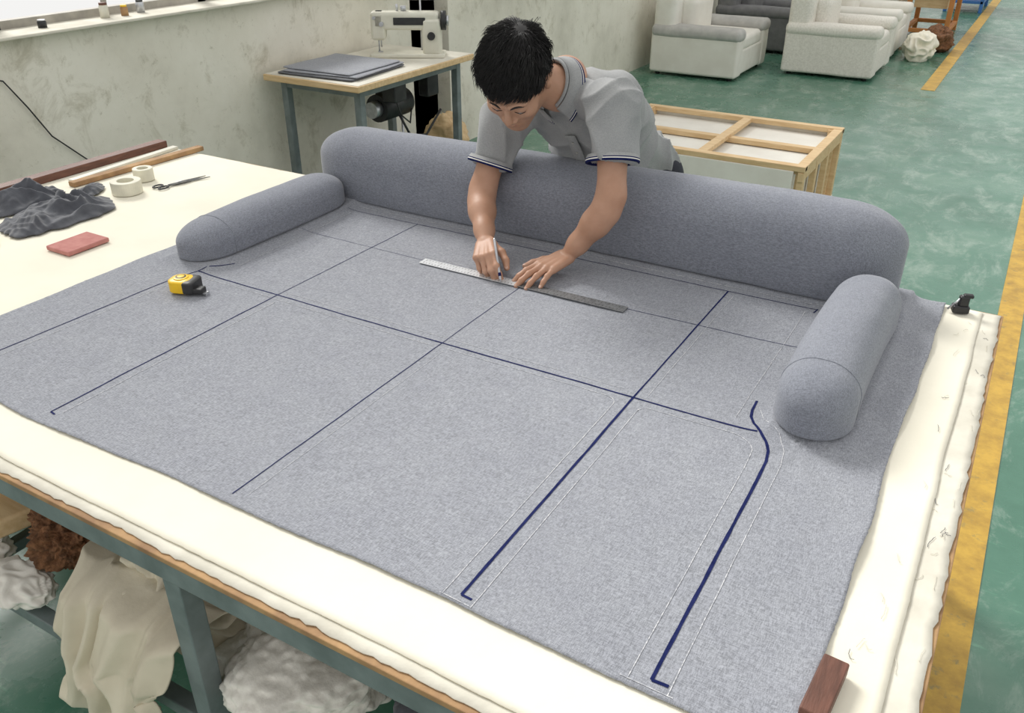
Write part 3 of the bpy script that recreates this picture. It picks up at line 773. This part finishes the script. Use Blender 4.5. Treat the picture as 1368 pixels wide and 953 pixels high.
b=MB(); tip=V((-1.130,1.866,T+.0165)); dp=V((-.050,.052,.090)).normalized()
b.tube([tip,tip+dp*.010,tip+dp*.012,tip+dp*.125,tip+dp*.130],[.001,.0022,.0038,.0038,.002],0,12); b.tube([tip+dp*.02,tip+dp*.03],.0042,1,12)
b.make('marker_pen',[MMET,MNAVY])

# head
HC=V((-1.180,2.030,1.408)); HS=1.02
MH=Matrix.Translation(HC)@Matrix.Rotation(math.radians(9),4,'Z')@Matrix.Rotation(math.radians(51),4,'X')@Matrix.Rotation(math.radians(5),4,'Y')@Matrix.Scale(HS,4)
MHi=MH.inverted()
NBl=MHi@V(nb)
hp=[('e',(0,.018,.038),(.077,.096,.086),None),('e',(0,-.028,-.030),(.063,.062,.078),None),
 ('c',(.046,.0,-.06),(.012,-.064,-.098),.022,.020),('c',(-.046,.0,-.06),(-.012,-.064,-.098),.022,.020),
 ('e',(0,-.070,-.101),(.020,.016,.015),None),
 ('e',(.043,-.060,-.024),(.022,.022,.020),None),('e',(-.043,-.060,-.024),(.022,.022,.020),None),
 ('e',(0,-.068,-.068),(.034,.023,.024),None)]
hfine=[('c',(0,-.086,.012),(0,-.104,-.032),.0075,.0105),('e',(.013,-.094,-.038),(.009,.010,.0075),None),('e',(-.013,-.094,-.038),(.009,.010,.0075),None),
 ('c',(.012,-.086,.020),(.046,-.073,.024),.009,.008),('c',(-.012,-.086,.020),(-.046,-.073,.024),.009,.008),
 ('e',(.031,-.0765,.001),(.0155,.0135,.0125),None),('e',(-.031,-.0765,.001),(.0155,.0135,.0125),None),
 ('c',(.022,-.082,-.014),(.040,-.078,-.013),.0055,.0055),('c',(-.022,-.082,-.014),(-.040,-.078,-.013),.0055,.0055),
 ('c',(.020,-.086,-.066),(0,-.0935,-.064),.0045,.006),('c',(-.020,-.086,-.066),(0,-.0935,-.064),.0045,.006),
 ('c',(.016,-.086,-.074),(-.016,-.086,-.074),.0060,.0060)]
for sg in (1,-1):
    hfine+=[('e',(sg*.079,.014,-.006),(.009,.018,.030),None),('c',(sg*.086,.024,.016),(sg*.086,.028,-.006),.005,.005),('c',(sg*.085,.006,.022),(sg*.086,.024,.016),.005,.005),('c',(sg*.080,.006,-.030),(sg*.083,.012,-.022),.006,.006)]
neck=[('c',(0,.028,-.045),tuple(NBl),.052,.056),('c',tuple(NBl),tuple(NBl+(V(nb+s_*-.06)-V(nb))),.056,.058)]
fa=sdf(hp+neck,.009); fb=sdf(hfine,.003)
def fh(P):
    a=fa(P);c=fb(P);k=.006;h=np.clip(.5+.5*(c-a)/k,0,1);d=c+(a-c)*h-k*h*(1-h)
    for sg in (1,-1):
        q=(P-A((sg*.031,-.094,-.004)))/A((.017,.014,.012)); d=d+.003*np.exp(-(q*q).sum(1))
        q=(P-A((sg*.0865,.014,-.004)))/A((.006,.009,.014)); d=d+.004*np.exp(-(q*q).sum(1))
    q=(P-A((0,-.098,-.0695)))/A((.024,.012,.0018)); d=d+.0025*np.exp(-(q*q).sum(1))
    return d
lo,hi=bounds(hp+neck+hfine,.015)
o=nets_obj('head',fh,lo,hi,.0030,MSKIN,None); o.data.transform(MH); parent_to(o,man)
def face_pt(x,z,off=0.0):
    P=A((x,-.16,z))
    for _ in range(60):
        v=fh(P[None])[0]
        if v<.0003: break
        P[1]+=v*.8
    return (P[0],P[1]-off,P[2])
b=MB()
for sg in (1,-1):
    b.ell((sg*.031,-.0765,-.0065),(.0105,.0105,.0085),0,MH); b.ell((sg*.031,-.0835,-.0095),(.0050,.0045,.0045),1,MH)
    b.tube([face_pt(sg*x,z,.0004) for x,z in ((.017,-.0045),(.022,-.0068),(.027,-.0080),(.032,-.0083),(.037,-.0078),(.042,-.0062),(.046,-.004))],[.0005,.0011,.0014,.0015,.0014,.0011,.0005],1,8,MH)
    b.tube([face_pt(sg*x,z,.0004) for x,z in ((.013,.0225),(.018,.0245),(.025,.0262),(.033,.0265),(.040,.0252),(.047,.0215))],[.0010,.0022,.0026,.0024,.0018,.0006],1,8,MH)
b.make('eyes_and_brows',[MEYE,MHAIR],man)
b=MB()
b.tube([(-.021,-.0875,-.067),(-.010,-.0950,-.0640),(0,-.0965,-.0652),(.010,-.0950,-.0640),(.021,-.0875,-.067)],[.001,.0034,.0032,.0034,.001],0,10,MH)
b.tube([(-.019,-.0870,-.0715),(-.008,-.0920,-.0745),(.008,-.0920,-.0745),(.019,-.0870,-.0715)],[.001,.0042,.0042,.001],0,10,MH)
b.make('lips',MLIP,man)
# hair: scalp cap plus straight strands growing out of the crown, with loose tufts
def zline(y): return .058-.66*(y+.085) if y<.0 else .0019-.75*y
def fhair(P):
    L=(P-A((0,.022,.043)));r=A((.0855,.1035,.0905));k0=np.linalg.norm(L/r,axis=1);k1=np.linalg.norm(L/(r*r),axis=1)+1e-9
    d=k0*(k0-1)/k1; y=P[:,1]
    zl=np.where(y<.0,.060-.66*(y+.085),.0039-.75*y)
    zl=zl+.010*np.exp(-((np.abs(P[:,0])-.03)/.02)**2)*(y<-.05) - .03*np.exp(-((y+.012)/.014)**2)*(np.abs(P[:,0])>.05)
    d=np.maximum(d,(zl-P[:,2])*.8)
    return d
o=nets_obj('hair',fhair,A((-.11,-.11,-.10)),A((.11,.15,.16)),.0034,MHAIR,None); o.data.transform(MH); parent_to(o,man)
b=MB(); cnt=0
while cnt<8500:
    d=V((random.gauss(0,1),random.gauss(0,1),random.gauss(0,1))).normalized()
    p=V((d.x*.084,.022+d.y*.102,.043+d.z*.089))
    if p.z<zline(p.y)+.003: continue
    cnt+=1
    nn=V((d.x/.083,d.y/.101,d.z/.090)).normalized()
    crown=V((.015,.075,.110)); fl=(p-crown); fl=(fl-nn*fl.dot(nn)); fl=fl.normalized() if fl.length>1e-4 else V((0,-1,0))
    cl=V((n3(p.x*40,p.y*40,p.z*40),n3(p.x*40+9,p.y*40,p.z*40),n3(p.x*40,p.y*40+9,p.z*40)))
    j=V((random.gauss(0,1),random.gauss(0,1),random.gauss(0,1)))*.12+cl*.45+V((-.22,0,0))
    j=j-nn*j.dot(nn)*.6
    L=random.uniform(.028,.048)*(1+.35*cl.z); up=.34+.12*max(0,d.z)+.45*cl.y
    if random.random()<.04: up+=.5
    if d.y<-.5 and d.z<.55: L*=.80
    if d.z<0: L*=.6
    d1=(nn*up+fl+j).normalized(); d2=(nn*(up*.45)+fl+j).normalized(); d3=(fl-nn*.22+j+V((0,-.05,-.15))).normalized()
    w=random.uniform(.0006,.0012)
    q1=p+d1*L*.33; q2=q1+d2*L*.33; q3=q2+d3*L*.34
    b.tube([p-nn*.002,q1,q2,q3],[w,w*.95,w*.7,w*.1],0,3,MH,cap=False)
b.make('hair_strands',MHAIR,man,merge=False)
# collar
hn=A(MH@V((0,.028,-.05))); ax=unit(unit(hn-nb)*.5+s_*.6); fr=-bk; fr=unit(fr-ax*(fr@ax)); sd=np.cross(ax,fr)
b=MB(); prof=[(.058,-.02,0),(.058,.012,0),(.0585,.026,0),(.061,.031,0),(.067,.026,0),(.075,.008,0),(.082,-.006,0),(.0825,-.0075,1),(.083,-.0105,1),(.0832,-.011,2),(.0836,-.0125,2),(.0838,-.013,1),(.085,-.017,1)]
N=72; ths=np.linspace(-160,160,N)
cc_=nb+ax*.020
for k in range(len(prof)-1):
    vs=[];fs=[]
    for (r,z,_) in (prof[k],prof[k+1]):
        for th in ths:
            a=math.radians(th); c=abs(th)/160
            zz=z-.022*c**2-(.016*max(0,(c-.72)/.28) if z<.02 and k>=4 else 0)
            dv=-fr*math.cos(a)+sd*math.sin(a)
            vs.append(cc_+ax*zz+dv*r*(1+.08*c*(1 if k>3 else .3)))
    for i in range(N-1): fs.append((i,i+1,N+i+1,N+i))
    b.add(vs,fs,prof[k][2])
o=b.make('collar',[MSH,MNAVY,MWHITE],man); s=o.modifiers.new('s','SOLIDIFY'); s.thickness=.0025; s.offset=0
def front_pt(t,x,off=0):
    P=tt(t,-.30,x)
    for _ in range(60):
        v=fs_(P[None])[0]
        if v<.0005: break
        P=P+bk*v*.9
    return P-bk*(.007+off)
b=MB()
for (xa,xb,ta,tb2,mi) in [(-.016,.016,.33,.455,0),(.055,.085,.352,.358,1),(.060,.080,.340,.345,1)]:
    n=16; vs=[];fs=[]
    for i in range(n+1):
        for x in (xa,xb): vs.append(front_pt(ta+(tb2-ta)*i/n,x,.001+.002*mi))
    for i in range(n): fs.append((2*i,2*i+1,2*i+3,2*i+2))
    b.add(vs,fs,mi)
for t in (.35,.39,.43): b.ell(tuple(front_pt(t,0,.003)),(.004,.004,.002),2)
o=b.make('placket_and_logo',[MSH,MREDTHREAD,MGREYUP],man); s=o.modifiers.new('s','SOLIDIFY'); s.thickness=.002
# trousers
hipR=A((-1.19,2.665,.99));hipL=A((-1.01,2.665,.99));knR=A((-1.21,2.63,.53));knL=A((-.99,2.66,.53));anR=A((-1.22,2.72,.11));anL=A((-.98,2.75,.11))
tr=[('e',tuple(pel+A((0,.01,-.05))),(.155,.110,.12),None),('c',hipR,knR,.088,.062),('c',hipL,knL,.088,.062),('c',knR,anR,.062,.05),('c',knL,anL,.062,.05)]
def trd(p,nn): return .005*(1-2.4*abs(n3(p.x*7,p.y*7,p.z*12)))
lo,hi=bounds(tr,.03); nets_obj('trousers',sdf(tr,.018),lo,hi,.011,MTRO,man,trd)
b=MB()
for a in (anR,anL):
    b.rbox((a[0],a[1]-.06,.035),(.048,.135,.035),(.04,.06,.03),0,None,.03,.008)
b.make('shoes',MSHOE,man)

# ------------------------------------------------------------------ light, world, camera
w=bpy.data.worlds.new('world'); scene.world=w; w.use_nodes=True
w.node_tree.nodes['Background'].inputs[0].default_value=(.99,.985,.97,1); w.node_tree.nodes['Background'].inputs[1].default_value=.92
sd_=bpy.data.lights.new('sun','SUN'); sd_.energy=3.2; sd_.angle=math.radians(22); sd_.color=(1,.985,.95)
so_=bpy.data.objects.new('sun',sd_); col.objects.link(so_); so_.rotation_euler=V((.78,-.36,-.72)).to_track_quat('-Z','Y').to_euler()
cam=bpy.data.cameras.new('camera'); cam.sensor_width=36; cam.lens=1158/1368*36; cam.clip_end=200
co=bpy.data.objects.new('camera',cam); col.objects.link(co); co.location=(0,0,1.88)
co.rotation_euler=(math.radians(90-29.1),0,math.radians(30.4)); scene.camera=co
try:
    scene.view_settings.view_transform='Standard'
except Exception as e: print(e)
